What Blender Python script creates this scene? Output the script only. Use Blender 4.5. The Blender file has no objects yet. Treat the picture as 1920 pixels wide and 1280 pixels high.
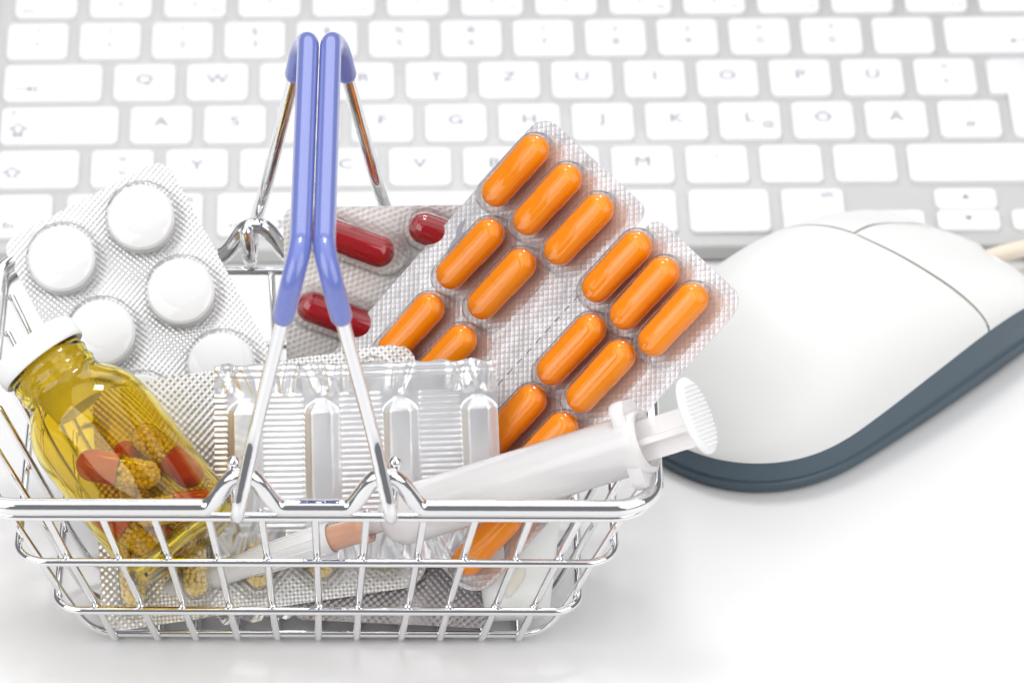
import bpy, bmesh, math, random
from mathutils import Vector, Matrix
random.seed(7)
S = 0.001                                   # all lengths below are millimetres
sc = bpy.context.scene
COL = sc.collection
PI = math.pi
V = Vector

# ------------------------------------------------------------------ camera
PITCH, ROLL, DIST = math.radians(34.0), math.radians(0.65), 1448.0
fw = V((0, math.cos(PITCH), -math.sin(PITCH)))
up0 = V((1, 0, 0)).cross(fw)
rt = V((1, 0, 0)) * math.cos(ROLL) + up0 * math.sin(ROLL)
up = up0 * math.cos(ROLL) - V((1, 0, 0)) * math.sin(ROLL)
cam = bpy.data.cameras.new('Camera')
cam_o = bpy.data.objects.new('Camera', cam)
COL.objects.link(cam_o)
cpos = -fw * DIST * S
m = Matrix((rt, up, -fw)).transposed().to_4x4()
m.translation = cpos
cam_o.matrix_world = m
cam.sensor_width = 36.0
cam.lens = 36.0 * 11000 / 1920
cam.clip_start, cam.clip_end = 0.05, 20
cam.dof.use_dof = True
cam.dof.focus_distance = 1.335
cam.dof.aperture_fstop = 21.0
sc.camera = cam_o

# ------------------------------------------------------------------ light
w = bpy.data.worlds.new('World')
sc.world = w
w.use_nodes = True
w.node_tree.nodes['Background'].inputs[0].default_value = (0.94, 0.95, 1.0, 1)
w.node_tree.nodes['Background'].inputs[1].default_value = 0.22


def area(name, loc, target, sx, sy, power, col=(1, 1, 1)):
    l = bpy.data.lights.new(name, 'AREA')
    l.shape = 'RECTANGLE'
    l.size, l.size_y, l.energy, l.color = sx, sy, power, col
    o = bpy.data.objects.new(name, l)
    COL.objects.link(o)
    o.location = loc
    o.rotation_euler = (V(target) - V(loc)).to_track_quat('-Z', 'Y').to_euler()
    return o


area('overhead_softbox', (0.0, 0.0, 1.3), (0, 0.0, 0), 2.0, 1.6, 10.5)
area('back_softbox', (0.0, 1.35, 0.98), (0, 0.0, 0.05), 1.5, 0.6, 4.5)
area('key_softbox', (-0.02, 0.28, 0.98), (-0.02, -0.06, 0), 0.22, 0.20, 2.9)
area('left_softbox', (-0.92, -0.9, 0.85), (-0.05, -0.14, 0.0), 1.2, 1.1, 12.0)
area('right_softbox', (0.95, -0.85, 0.85), (-0.05, -0.14, 0.0), 1.2, 1.1, 9.5)

sc.view_settings.view_transform = 'Standard'
sc.view_settings.look = 'None'
sc.view_settings.gamma = 1
sc.view_settings.exposure = 0.12
cy = sc.cycles
cy.use_denoising = True
cy.max_bounces = 24
cy.transparent_max_bounces = 32
cy.transmission_bounces = 16
cy.glossy_bounces = 10
cy.diffuse_bounces = 5
cy.caustics_refractive = True
cy.caustics_reflective = True
cy.blur_glossy = 0.6
cy.sample_clamp_indirect = 6.0

# ------------------------------------------------------------------ materials
MAT = {}


def new_mat(name):
    mt = bpy.data.materials.new(name)
    mt.use_nodes = True
    nt = mt.node_tree
    MAT[name] = mt
    return mt, nt, nt.nodes['Principled BSDF']


def N(nt, typ, **kw):
    n = nt.nodes.new(typ)
    for k, v in kw.items():
        setattr(n, k, v)
    return n


def pbsdf(name, col, rough=0.4, metal=0.0, coat=0.0, sss=0.0, sssr=(1, 1, 1), sscale=0.002, ior=1.45, bump=None, cvar=None, trans=0.0, spec=0.5):
    mt, nt, b = new_mat(name)
    b.inputs['Base Color'].default_value = (*col, 1)
    b.inputs['Roughness'].default_value = rough
    b.inputs['Metallic'].default_value = metal
    b.inputs['IOR'].default_value = ior
    b.inputs['Specular IOR Level'].default_value = spec
    b.inputs['Coat Weight'].default_value = coat
    b.inputs['Coat Roughness'].default_value = 0.05
    b.inputs['Transmission Weight'].default_value = trans
    if sss:
        b.inputs['Subsurface Weight'].default_value = sss
        b.inputs['Subsurface Radius'].default_value = sssr
        b.inputs['Subsurface Scale'].default_value = sscale
    tc = None
    if bump or cvar:
        tc = N(nt, 'ShaderNodeTexCoord')
    if bump:                                   # (scale per metre, distance metres)
        nz = N(nt, 'ShaderNodeTexNoise')
        nz.inputs['Scale'].default_value = bump[0]
        nz.inputs['Detail'].default_value = 4
        bp = N(nt, 'ShaderNodeBump')
        bp.inputs['Strength'].default_value = 1.0
        bp.inputs['Distance'].default_value = bump[1]
        nt.links.new(tc.outputs['Object'], nz.inputs['Vector'])
        nt.links.new(nz.outputs['Fac'], bp.inputs['Height'])
        nt.links.new(bp.outputs['Normal'], b.inputs['Normal'])
    if cvar:                                   # (scale, amount)
        nz = N(nt, 'ShaderNodeTexNoise')
        nz.inputs['Scale'].default_value = cvar[0]
        nz.inputs['Detail'].default_value = 5
        mx = N(nt, 'ShaderNodeMixRGB', blend_type='MULTIPLY')
        mx.inputs['Fac'].default_value = cvar[1]
        mx.inputs['Color1'].default_value = (*col, 1)
        nt.links.new(tc.outputs['Object'], nz.inputs['Vector'])
        nt.links.new(nz.outputs['Fac'], mx.inputs['Color2'])
        nt.links.new(mx.outputs['Color'], b.inputs['Base Color'])
    return mt


pbsdf('table_white', (0.77, 0.763, 0.76), 0.42, bump=(900, 0.00002))
pbsdf('key_white', (0.77, 0.77, 0.78), 0.45)
pbsdf('legend_grey', (0.2, 0.2, 0.25), 0.6)
pbsdf('aluminium', (0.50, 0.50, 0.495), 0.5, metal=0.3, bump=(4000, 0.00002))
pbsdf('chrome', (0.80, 0.80, 0.81), 0.045, metal=1.0, bump=(350, 0.00004))
pbsdf('grip_blue', (0.14, 0.18, 0.50), 0.3, coat=1.0, sss=0.06, sssr=(0.4, 0.45, 1.0), sscale=0.0015, bump=(1500, 0.00002))
pbsdf('mouse_white', (0.79, 0.793, 0.775), 0.5, bump=(6000, 0.000012))
pbsdf('mouse_seam', (0.72, 0.68, 0.62), 0.6)
pbsdf('mouse_base', (0.07, 0.105, 0.135), 0.42, bump=(6000, 0.000012))
pbsdf('cable_beige', (0.78, 0.68, 0.56), 0.5)
pbsdf('tablet_white', (0.80, 0.80, 0.795), 0.75, bump=(5000, 0.00003))
ob = pbsdf('capsule_orange', (1.0, 0.42, 0.0), 0.3, spec=0.0, coat=1.0).node_tree.nodes['Principled BSDF']
ob.inputs['Coat Tint'].default_value = (1.0, 0.72, 0.2, 1)
ob.inputs['Coat Roughness'].default_value = 0.04
ob.inputs['Coat IOR'].default_value = 1.36


def see_through(name, tint, fac):
    """part of the light goes straight through the tinted gelatine shell"""
    nt = MAT[name].node_tree
    tr = N(nt, 'ShaderNodeBsdfTransparent')
    tr.inputs['Color'].default_value = (*tint, 1)
    mx = N(nt, 'ShaderNodeMixShader')
    mx.inputs[0].default_value = fac
    nt.links.new(nt.nodes['Principled BSDF'].outputs[0], mx.inputs[1])
    nt.links.new(tr.outputs[0], mx.inputs[2])
    nt.links.new(mx.outputs[0], nt.nodes['Material Output'].inputs[0])


see_through('capsule_orange', (1.0, 0.55, 0.02), 0.04)
pbsdf('capsule_red', (0.33, 0.005, 0.01), 0.06, spec=0.5, coat=0.8, sss=0.05, sssr=(1, 0.1, 0.1), sscale=0.002)
see_through('capsule_red', (0.8, 0.05, 0.04), 0.1)
pbsdf('capsule_russet', (0.52, 0.045, 0.008), 0.12, spec=0.4, sss=0.25, sssr=(1, 0.25, 0.05), sscale=0.002)
pbsdf('bead_yellow', (1.0, 0.80, 0.36), 0.5, cvar=(900, 0.2))
pbsdf('cap_white', (0.86, 0.86, 0.86), 0.5)
pbsdf('pouch_white', (0.88, 0.89, 0.86), 0.35, sss=0.4, sssr=(1, 1, 0.9), sscale=0.004, bump=(120, 0.0003))
pbsdf('pouch_cream', (0.82, 0.77, 0.66), 0.4, sss=0.3, sssr=(1, 0.9, 0.7), sscale=0.003)
pbsdf('slit_dark', (0.16, 0.15, 0.17), 0.6)
pbsdf('ink_grey', (0.33, 0.33, 0.38), 0.6)


def clear_mat(name, tint, rough=0.04, ior=1.45, haze=0.0, hcol=(1, 1, 1), edge=0.5):
    """thin clear film: see-through, with Fresnel gloss and a little milkiness"""
    mt, nt, b = new_mat(name)
    nt.nodes.remove(b)
    out = nt.nodes['Material Output']
    tr = N(nt, 'ShaderNodeBsdfTransparent')
    tr.inputs['Color'].default_value = (*tint, 1)
    gl = N(nt, 'ShaderNodeBsdfGlossy')
    gl.inputs['Roughness'].default_value = rough
    lw2 = N(nt, 'ShaderNodeLayerWeight')          # longer path through the film at grazing view absorbs more
    lw2.inputs['Blend'].default_value = 0.5
    pw2 = N(nt, 'ShaderNodeMath', operation='POWER')
    pw2.inputs[1].default_value = 3.0
    nt.links.new(lw2.outputs['Facing'], pw2.inputs[0])
    mc = N(nt, 'ShaderNodeMixRGB')
    mc.inputs['Color1'].default_value = (*tint, 1)
    mc.inputs['Color2'].default_value = (tint[0] * edge, tint[1] * edge, tint[2] * edge, 1)
    nt.links.new(pw2.outputs[0], mc.inputs['Fac'])
    nt.links.new(mc.outputs['Color'], tr.inputs['Color'])
    lw = N(nt, 'ShaderNodeLayerWeight')           # Schlick: same from either side of the film
    lw.inputs['Blend'].default_value = 0.5
    pw = N(nt, 'ShaderNodeMath', operation='POWER')
    nt.links.new(lw.outputs['Facing'], pw.inputs[0])
    pw.inputs[1].default_value = 2.6
    fr = N(nt, 'ShaderNodeMath', operation='MULTIPLY_ADD')
    nt.links.new(pw.outputs[0], fr.inputs[0])
    fr.inputs[1].default_value = 0.8
    fr.inputs[2].default_value = 0.032
    m1 = N(nt, 'ShaderNodeMixShader')
    src = tr.outputs[0]
    if haze:
        df = N(nt, 'ShaderNodeBsdfDiffuse')
        df.inputs['Color'].default_value = (*hcol, 1)
        tl = N(nt, 'ShaderNodeBsdfTranslucent')
        tl.inputs['Color'].default_value = (*hcol, 1)
        m3 = N(nt, 'ShaderNodeMixShader')
        m3.inputs[0].default_value = 0.2
        nt.links.new(df.outputs[0], m3.inputs[1])
        nt.links.new(tl.outputs[0], m3.inputs[2])
        m2 = N(nt, 'ShaderNodeMixShader')
        m2.inputs[0].default_value = haze
        nt.links.new(tr.outputs[0], m2.inputs[1])
        nt.links.new(m3.outputs[0], m2.inputs[2])
        src = m2.outputs[0]
    nt.links.new(fr.outputs[0], m1.inputs[0])
    nt.links.new(src, m1.inputs[1])
    nt.links.new(gl.outputs[0], m1.inputs[2])
    nt.links.new(m1.outputs[0], out.inputs[0])
    return mt


clear_mat('clear_film', (0.98, 0.98, 0.98))
clear_mat('clear_gelatin', (0.98, 0.965, 0.92), haze=0.015)
clear_mat('syringe_plastic', (0.95, 0.94, 0.93), rough=0.12, haze=0.70, hcol=(0.99, 0.97, 0.97))
clear_mat('needle_cap_plastic', (0.93, 0.93, 0.93), rough=0.15, haze=0.85, hcol=(0.98, 0.98, 0.98))
clear_mat('hub_orange', (0.95, 0.72, 0.58), rough=0.15, haze=0.75, hcol=(0.86, 0.52, 0.36))

mt, nt, b = new_mat('amber_glass')
b.inputs['Base Color'].default_value = (0.895, 0.725, 0.08, 1)
b.inputs['Roughness'].default_value = 0.01
b.inputs['Transmission Weight'].default_value = 1.0
b.inputs['IOR'].default_value = 1.47


def foil(name, kind, pitch, angle, col, rough, amp, metal=0.6, wav=0.0, coat=0.3):
    """embossed aluminium foil; the relief is laid out in the sheet's own plane"""
    mt, nt, b = new_mat(name)
    b.inputs['Base Color'].default_value = (*col, 1)
    b.inputs['Metallic'].default_value = metal
    b.inputs['Roughness'].default_value = rough
    b.inputs['Coat Weight'].default_value = coat
    b.inputs['Coat Roughness'].default_value = 0.12
    tc = N(nt, 'ShaderNodeTexCoord')
    mp = N(nt, 'ShaderNodeMapping')
    k = 2 * PI / (pitch * S)
    mp.inputs['Rotation'].default_value = (0, 0, math.radians(angle))
    mp.inputs['Scale'].default_value = (k, k, k)
    nt.links.new(tc.outputs['Object'], mp.inputs['Vector'])
    sp = N(nt, 'ShaderNodeSeparateXYZ')
    nt.links.new(mp.outputs[0], sp.inputs[0])

    def mth(op, a, bb=None):
        n = N(nt, 'ShaderNodeMath', operation=op)
        for i, q in enumerate((a, bb)):
            if q is None:
                continue
            if isinstance(q, (int, float)):
                n.inputs[i].default_value = q
            else:
                nt.links.new(q, n.inputs[i])
        return n.outputs[0]
    sx, sy = mth('SINE', sp.outputs[0]), mth('SINE', sp.outputs[1])
    if kind == 'dots':
        h = mth('MULTIPLY', sx, sy)
    elif kind == 'grid':                       # square pads between thin raised lines
        ax = mth('POWER', mth('ABSOLUTE', sx), 0.35)
        ay = mth('POWER', mth('ABSOLUTE', sy), 0.35)
        h = mth('MULTIPLY', mth('MULTIPLY', ax, ay), -1.0)
    elif kind == 'hex':
        h = mth('ADD', sx, mth('SINE', mth('ADD', mth('MULTIPLY', sp.outputs[0], 0.5), mth('MULTIPLY', sp.outputs[1], 0.866))))
        h = mth('ADD', h, mth('SINE', mth('SUBTRACT', mth('MULTIPLY', sp.outputs[0], 0.5), mth('MULTIPLY', sp.outputs[1], 0.866))))
        h = mth('MULTIPLY', h, 0.5)
    else:
        h = None
    bp = N(nt, 'ShaderNodeBump')
    bp.inputs['Strength'].default_value = 1.0
    bp.inputs['Distance'].default_value = amp * S
    if h is not None:
        nt.links.new(h, bp.inputs['Height'])
    nz = N(nt, 'ShaderNodeTexNoise')
    nz.inputs['Scale'].default_value = 70
    nz.inputs['Detail'].default_value = 3
    nt.links.new(tc.outputs['Object'], nz.inputs['Vector'])
    b2 = N(nt, 'ShaderNodeBump')
    b2.inputs['Strength'].default_value = 1.0
    b2.inputs['Distance'].default_value = wav * S
    nt.links.new(nz.outputs['Fac'], b2.inputs['Height'])
    if h is not None:
        nt.links.new(bp.outputs[0], b2.inputs['Normal'])
    nt.links.new(b2.outputs[0], b.inputs['Normal'])
    return mt


foil('foil_tablet', 'dots', 1.5, 22, (0.66, 0.66, 0.655), 0.34, 0.09, wav=0.6)
foil('foil_orange', 'grid', 2.5, -43, (0.665, 0.655, 0.665), 0.36, 0.06, wav=1.0)
foil('foil_red', 'hex', 1.25, 10, (0.86, 0.845, 0.81), 0.38, 0.05, wav=0.8, metal=0.35)
foil('foil_yellow', 'dots', 1.75, 4, (0.66, 0.65, 0.63), 0.33, 0.095, wav=0.8)
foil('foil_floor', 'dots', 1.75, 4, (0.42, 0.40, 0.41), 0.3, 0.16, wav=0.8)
foil('foil_plain', 'none', 1.0, 0, (0.76, 0.76, 0.77), 0.36, 0.1, wav=0.9, metal=0.8)


# ------------------------------------------------------------------ mesh helpers (millimetres)
class MB:
    def __init__(self):
        self.v, self.f = [], []

    def add(self, vs, fs):
        k = len(self.v)
        self.v += [tuple(p) for p in vs]
        self.f += [tuple(i + k for i in q) for q in fs]
        return self

    def build(self, name, mat, parent=None, smooth=True, angle=None):
        me = bpy.data.meshes.new(name)
        me.from_pydata([(x * S, y * S, z * S) for x, y, z in self.v], [], self.f)
        me.validate()
        bm = bmesh.new()
        bm.from_mesh(me)
        bmesh.ops.recalc_face_normals(bm, faces=bm.faces)
        bm.to_mesh(me)
        bm.free()
        if smooth:
            me.polygons.foreach_set('use_smooth', [True] * len(me.polygons))
            if angle:
                me.set_sharp_from_angle(angle=math.radians(angle))
        me.materials.append(MAT[mat])
        return link(name, me, parent)


def link(name, me, parent=None):
    o = bpy.data.objects.new(name, me)
    COL.objects.link(o)
    o.parent = parent
    return o


def tag(o, label=None, cat=None, group=None, kind=None):
    for k, v in (('label', label), ('category', cat), ('group', group), ('kind', kind)):
        if v:
            o[k] = v
    return o


def thing(name, label, cat, mat4=None, group=None):
    o = bpy.data.objects.new(name, None)
    o.empty_display_size = 0.01
    COL.objects.link(o)
    if mat4:
        o.matrix_world = mat4
    return tag(o, label, cat, group)


def frame(O, u, v, n):
    u, n = V(u).normalized(), V(n).normalized()
    v = n.cross(u).normalized()
    m = Matrix((u, v, u.cross(v))).transposed().to_4x4()
    m.translation = V(O) * S
    return m


def fillet(pts, rad, n=7):
    """round the corners of a polyline"""
    pts = [V(p) for p in pts]
    out = [pts[0]]
    for i in range(1, len(pts) - 1):
        p, a, c = pts[i], pts[i - 1], pts[i + 1]
        r = rad[i] if isinstance(rad, (list, tuple)) else rad
        da, dc = (a - p), (c - p)
        d = min(r, da.length * 0.49, dc.length * 0.49)
        A, Cc = p + da.normalized() * d, p + dc.normalized() * d
        for k in range(n + 1):
            t = k / n
            out.append(A * (1 - t) ** 2 + p * 2 * t * (1 - t) + Cc * t * t)
    out.append(pts[-1])
    return out


def tube(mb, path, r, seg=12, closed=False, caps=True):
    path = [V(p) for p in path]
    n = len(path)
    rad = r if isinstance(r, (list, tuple)) else [r] * n
    tang = []
    for i in range(n):
        if closed:
            t = path[(i + 1) % n] - path[i - 1]
        else:
            t = path[min(i + 1, n - 1)] - path[max(i - 1, 0)]
        tang.append(t.normalized())
    ref = V((0, 0, 1)) if abs(tang[0].z) < 0.9 else V((1, 0, 0))
    nx = (ref - tang[0] * ref.dot(tang[0])).normalized()
    vs, fs = [], []
    for i in range(n):
        nx = (nx - tang[i] * nx.dot(tang[i])).normalized()
        ny = tang[i].cross(nx)
        for k in range(seg):
            a = 2 * PI * k / seg
            vs.append(path[i] + (nx * math.cos(a) + ny * math.sin(a)) * rad[i])
    last = n if closed else n - 1
    for i in range(last):
        j = (i + 1) % n
        for k in range(seg):
            k2 = (k + 1) % seg
            fs.append((i * seg + k, i * seg + k2, j * seg + k2, j * seg + k))
    if not closed and caps:
        for e, s in ((0, -1), (n - 1, 1)):
            c0 = len(vs)
            for q, (rr, dd) in enumerate(((0.8, 0.45), (0.4, 0.8))):
                for k in range(seg):
                    p = vs[e * seg + k]
                    vs.append(path[e] + (p - path[e]) * rr + tang[e] * s * rad[e] * dd)
            vs.append(path[e] + tang[e] * s * rad[e] * 0.92)
            for k in range(seg):
                k2 = (k + 1) % seg
                fs.append((e * seg + k, e * seg + k2, c0 + k2, c0 + k))
                fs.append((c0 + k, c0 + k2, c0 + seg + k2, c0 + seg + k))
                fs.append((c0 + seg + k, c0 + seg + k2, c0 + 2 * seg))
    return mb.add(vs, fs)


def lathe(mb, prof, seg=40, axis='z', M=None, closed=False):
    """prof: list of (r, h) ; axis z (or x)"""
    vs, fs, rings = [], [], []
    for r, h in prof:
        if r < 1e-6:
            rings.append([len(vs)])
            vs.append(V((0, 0, h)))
        else:
            rings.append(list(range(len(vs), len(vs) + seg)))
            for k in range(seg):
                a = 2 * PI * k / seg
                vs.append(V((r * math.cos(a), r * math.sin(a), h)))
    pairs = list(zip(rings[:-1], rings[1:]))
    if closed:
        pairs.append((rings[-1], rings[0]))
    for A, B in pairs:
        for k in range(seg):
            k2 = (k + 1) % seg
            if len(A) == 1 and len(B) == 1:
                continue
            if len(A) == 1:
                fs.append((A[0], B[k2], B[k]))
            elif len(B) == 1:
                fs.append((A[k], A[k2], B[0]))
            else:
                fs.append((A[k], A[k2], B[k2], B[k]))
    if axis == 'x':
        vs = [V((p.z, p.x, p.y)) for p in vs]
    if M:
        vs = [M @ p for p in vs]
    return mb.add(vs, fs)


def rrect(hx, hy, r, n=8, cx=0, cy=0):
    pts = []
    for sx, sy, a0 in ((1, 1, 0), (-1, 1, 90), (-1, -1, 180), (1, -1, 270)):
        for k in range(n + 1):
            a = math.radians(a0 + 90 * k / n)
            pts.append((cx + sx * (hx - r) + r * math.cos(a), cy + sy * (hy - r) + r * math.sin(a)))
    return pts


def loft(mb, rings, cap0=True, cap1=True):
    n = len(rings[0])
    vs = [p for r in rings for p in r]
    fs = []
    for i in range(len(rings) - 1):
        for k in range(n):
            k2 = (k + 1) % n
            fs.append((i * n + k, i * n + k2, (i + 1) * n + k2, (i + 1) * n + k))
    if cap0:
        fs.append(tuple(range(n))[::-1])
    if cap1:
        fs.append(tuple(range((len(rings) - 1) * n, len(rings) * n)))
    return mb.add(vs, fs)


def slab(mb, outline, z0, z1):
    return loft(mb, [[(x, y, z0) for x, y in outline], [(x, y, z1) for x, y in outline]])


def stadium(a, r, n=9):
    """outline: straight half-length a along x, end radius r"""
    pts = []
    for k in range(n + 1):
        t = -PI / 2 + PI * k / n
        pts.append((a + r * math.cos(t), r * math.sin(t)))
    for k in range(n + 1):
        t = PI / 2 + PI * k / n
        pts.append((-a + r * math.cos(t), r * math.sin(t)))
    return pts


# ------------------------------------------------------------------ table
mb = MB()
slab(mb, [(-1100, -1500), (1100, -1500), (1100, 900), (-1100, 900)], -20, 0)
tag(mb.build('table', 'table_white', smooth=False), kind='structure')

# ------------------------------------------------------------------ keyboard
KB = frame((-133.2957, 113.1008, 10.0508), (0.9995, 0.0321, 0.0022), (-0.0322, 0.9972, 0.0669), (0, -0.067, 0.9978))
kb = thing('keyboard', 'white low profile computer keyboard with aluminium plate behind the wire basket', 'keyboard', KB)
U = 19.0
mb = MB()
ol = rrect(143.5, 58.5, 5, 6, 137.5, -24)
loft(mb, [[(x, y, -4.2) for x, y in ol], [(x, y, -0.5) for x, y in ol], [(137.5 + (x - 137.5) * 0.997, -24 + (y + 24) * 0.992, 0) for x, y in ol]])
mb.build('base_plate', 'aluminium', kb, angle=40)
mb = MB()                                  # battery tube foot that lifts the rear edge
tube(mb, [(2, 27, -6.5), (273, 27, -6.5)], 6.0, 16)
mb.build('rear_foot', 'aluminium', kb)

_keymesh = {}
KH = 1.35


def key_mesh(wd, dp):
    k = (round(wd, 2), round(dp, 2))
    if k not in _keymesh:
        mb = MB()
        o0 = rrect(wd / 2, dp / 2, 1.9, 6)
        rings = []
        for ins, z in ((0.0, -0.4), (0.0, KH - 0.45), (0.12, KH - 0.15), (0.45, KH)):
            rings.append([(x * (1 - ins * 2 / wd), y * (1 - ins * 2 / dp), z) for x, y in o0])
        loft(mb, rings, cap0=False)
        me_o = mb.build('key', 'key_white', None, angle=50)
        _keymesh[k] = me_o.data
        bpy.data.objects.remove(me_o)
    return _keymesh[k]


_txt = {}


def text_mesh(s, size):
    k = (s, size)
    if k not in _txt:
        cu = bpy.data.curves.new('legend', 'FONT')
        cu.body, cu.size = s, size * S
        cu.align_x, cu.align_y = 'CENTER', 'CENTER'
        cu.resolution_u = 4
        o = bpy.data.objects.new('legend', cu)
        COL.objects.link(o)
        me = bpy.data.meshes.new_from_object(o)
        me.name = 'legend'
        me.materials.clear()
        me.materials.append(MAT['legend_grey'])
        bpy.data.objects.remove(o)
        _txt[k] = me
    return _txt[k]


def poly_mesh(kind):
    if ('poly', kind) in _txt:
        return _txt[('poly', kind)]
    mb = MB()

    def line(pts, t=0.38):
        for (x0, y0), (x1, y1) in zip(pts[:-1], pts[1:]):
            d = V((x1 - x0, y1 - y0))
            L = d.length
            d /= L
            nx, ny = -d.y * t / 2, d.x * t / 2
            ex, ey = d.x * t / 2, d.y * t / 2
            mb.add([(x0 - ex + nx, y0 - ey + ny, 0), (x0 - ex - nx, y0 - ey - ny, 0), (x1 + ex - nx, y1 + ey - ny, 0), (x1 + ex + nx, y1 + ey + ny, 0)], [(0, 1, 2, 3)])
    arrow = [(-1.0, -1.5), (-1.0, 0.2), (-2.2, 0.2), (0, 2.4), (2.2, 0.2), (1.0, 0.2), (1.0, -1.5), (-1.0, -1.5)]
    if kind == 'shift':
        line(arrow)
    elif kind == 'caps':
        line(arrow)
        line([(-1.0, -2.1), (1.0, -2.1), (1.0, -3.0), (-1.0, -3.0), (-1.0, -2.1)])
    elif kind == 'tab':
        line([(-3.2, 0), (1.6, 0)])
        mb.add([(0.4, 1.1, 0), (0.4, -1.1, 0), (2.0, 0, 0)], [(0, 1, 2)])
        line([(2.4, 1.5), (2.4, -1.5)])
    elif kind == 'cmd':
        line([(-0.8, -0.8), (-0.8, 0.8), (0.8, 0.8), (0.8, -0.8), (-0.8, -0.8)], 0.3)
        for sx in (-1, 1):
            for sy in (-1, 1):
                line([(sx * 0.8, sy * 0.8), (sx * 1.5, sy * 0.9), (sx * 1.6, sy * 1.6), (sx * 0.9, sy * 1.5), (sx * 0.8, sy * 0.8)], 0.3)
    elif kind == 'dot':
        mb.add([(0.45 * math.cos(i * PI / 5), 0.45 * math.sin(i * PI / 5), 0) for i in range(10)], [tuple(range(10))])
    elif kind in ('left', 'up', 'down', 'right'):
        a = {'right': 0, 'up': 90, 'left': 180, 'down': 270}[kind]
        c, s_ = math.cos(math.radians(a)), math.sin(math.radians(a))
        mb.add([(x * c - y * s_, x * s_ + y * c, 0) for x, y in ((1.1, 0), (-0.8, 1.0), (-0.8, -1.0))], [(0, 1, 2)])
    elif kind == 'alt':
        line([(-2.2, 1.0), (-0.9, 1.0), (0.9, -1.0), (2.2, -1.0)], 0.3)
        line([(0.7, 1.0), (2.2, 1.0)], 0.3)
    elif kind == 'back':
        line([(-2.4, 0), (2.4, 0)])
        mb.add([(-1.6, 1.1, 0), (-1.6, -1.1, 0), (-3.0, 0, 0)], [(0, 1, 2)])
    o = mb.build('legend', 'legend_grey', None, smooth=False)
    me = o.data
    bpy.data.objects.remove(o)
    _txt[('poly', kind)] = me
    return me


def key(x0, x1, ybot, depth, legends=()):
    wd = x1 - x0
    o = link('key', key_mesh(wd, depth), kb)
    o.location = ((x0 + x1) / 2 * S, (ybot + depth / 2) * S, 0)
    for spec in legends:
        s, size, dx, dy = spec
        me = poly_mesh(s[1:]) if s[0] == '#' and len(s) > 1 else text_mesh(s, size)
        l = link('legend', me, o)
        l.location = (dx * S, dy * S, (KH + 0.03) * S)
    return o


def letters(row_y, x, chars):
    for c in chars:
        key(x, x + 16, row_y, 16, [(c, 5.6, 0, 0.6)] if isinstance(c, str) else c)
        x += U
    return x


dbl = lambda a, b_: [(a, 3.9, 0, 3.3), (b_, 4.3, 0, -2.6)]
x = 1.5                                     # function row
for i in range(14):
    lg = [('esc', 3.0, -4.4, -2.2)] if i == 0 else ([('F%d' % i, 2.3, 5.2, -2.6)] if i < 13 else [])
    if 0 < i < 13:
        lg.append(('oo*:=+<>o-^.'[i - 1], 3.6, 0, 0.6))
    key(x, x + 16.4, 19, 9.5, lg)
    x += 14.5 * U / 14
x = letters(0, 0, [dbl('°', '^'), dbl('!', '1'), dbl('"', '2'), dbl('§', '3'), dbl('$', '4'), dbl('%', '5'), dbl('&', '6'), dbl('/', '7'),
                   dbl('(', '8'), dbl(')', '9'), dbl('=', '0'), dbl('?', 'ß'), dbl('`', '´')])
key(x, x + 25.5, 0, 16, [('#back', 0, 7, -3.5)])
key(0, 25.5, -19, 16, [('#tab', 0, -6.8, -3.2)])
letters(-19, 28.5, list('QWERTZUIOPÜ') + [dbl('*', '+')])
key(0, 30.25, -38, 16, [('#caps', 0, -10.6, -2.2), ('#dot', 0, -12.0, 5.2)])
letters(-38, 33.25, list('ASDFGHJK') + [[('L', 5.6, 0, 0.6), ('@', 3.4, 4.6, -2.2)]] + list('ÖÄ') + [dbl("'", '#')])
key(0, 20.75, -57, 16, [('#shift', 0, -6.6, -2.2)])
letters(-57, 23.75, [dbl('>', '<')] + list('YXCVBNM') + [dbl(';', ','), dbl(':', '.'), dbl('_', '-')])
key(232.75, 272.5, -57, 16, [('#shift', 0, 15, -2.2)])
key(0, 14.6, -78, 18, [('fn', 4.0, -3.6, -4.6)])
key(18.2, 33.6, -78, 18, [('ctrl', 3.4, 2.8, -4.6)])
key(37.2, 52.6, -78, 18, [('alt', 3.2, 3.8, 6.0), ('#alt', 0, 4.2, -4.8)])
key(56.2, 77.0, -78, 18, [('cmd', 3.4, -4.5, -4.8), ('#cmd', 0, 6.6, -4.8)])
key(80.0, 172.6, -78, 18)
key(175.6, 196.2, -78, 18)
key(199.2, 215.2, -78, 18, [('alt', 3.2, 3.8, 6.0), ('#alt', 0, 4.2, -4.8)])
key(219.2, 235.2, -78, 8.6, [('#left', 0, 0, 0.3)])
key(238.2, 254.2, -68.9, 8.6, [('#up', 0, 0, 0.3)])
key(238.2, 254.2, -78, 8.6, [('#down', 0, 0, 0.3)])
key(257.2, 273.2, -78, 8.6, [('#right', 0, 0, 0.3)])
# L-shaped return key
mb = MB()
ent = [(256.5, -18.6), (257.2, -19), (261.25, -19), (261.25, -36.6), (262.6, -38), (271, -38), (272.5, -36.6), (272.5, -4.4), (271, -3), (258, -3), (256.5, -4.4)]
ce = (265, -18)
loft(mb, [[(px, py, -0.4) for px, py in ent], [(px, py, KH - 0.4) for px, py in ent], [(ce[0] + (px - ce[0]) * 0.97, ce[1] + (py - ce[1]) * 0.975, KH) for px, py in ent]], cap0=False)
mb.build('key', 'key_white', kb, angle=50)

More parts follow.
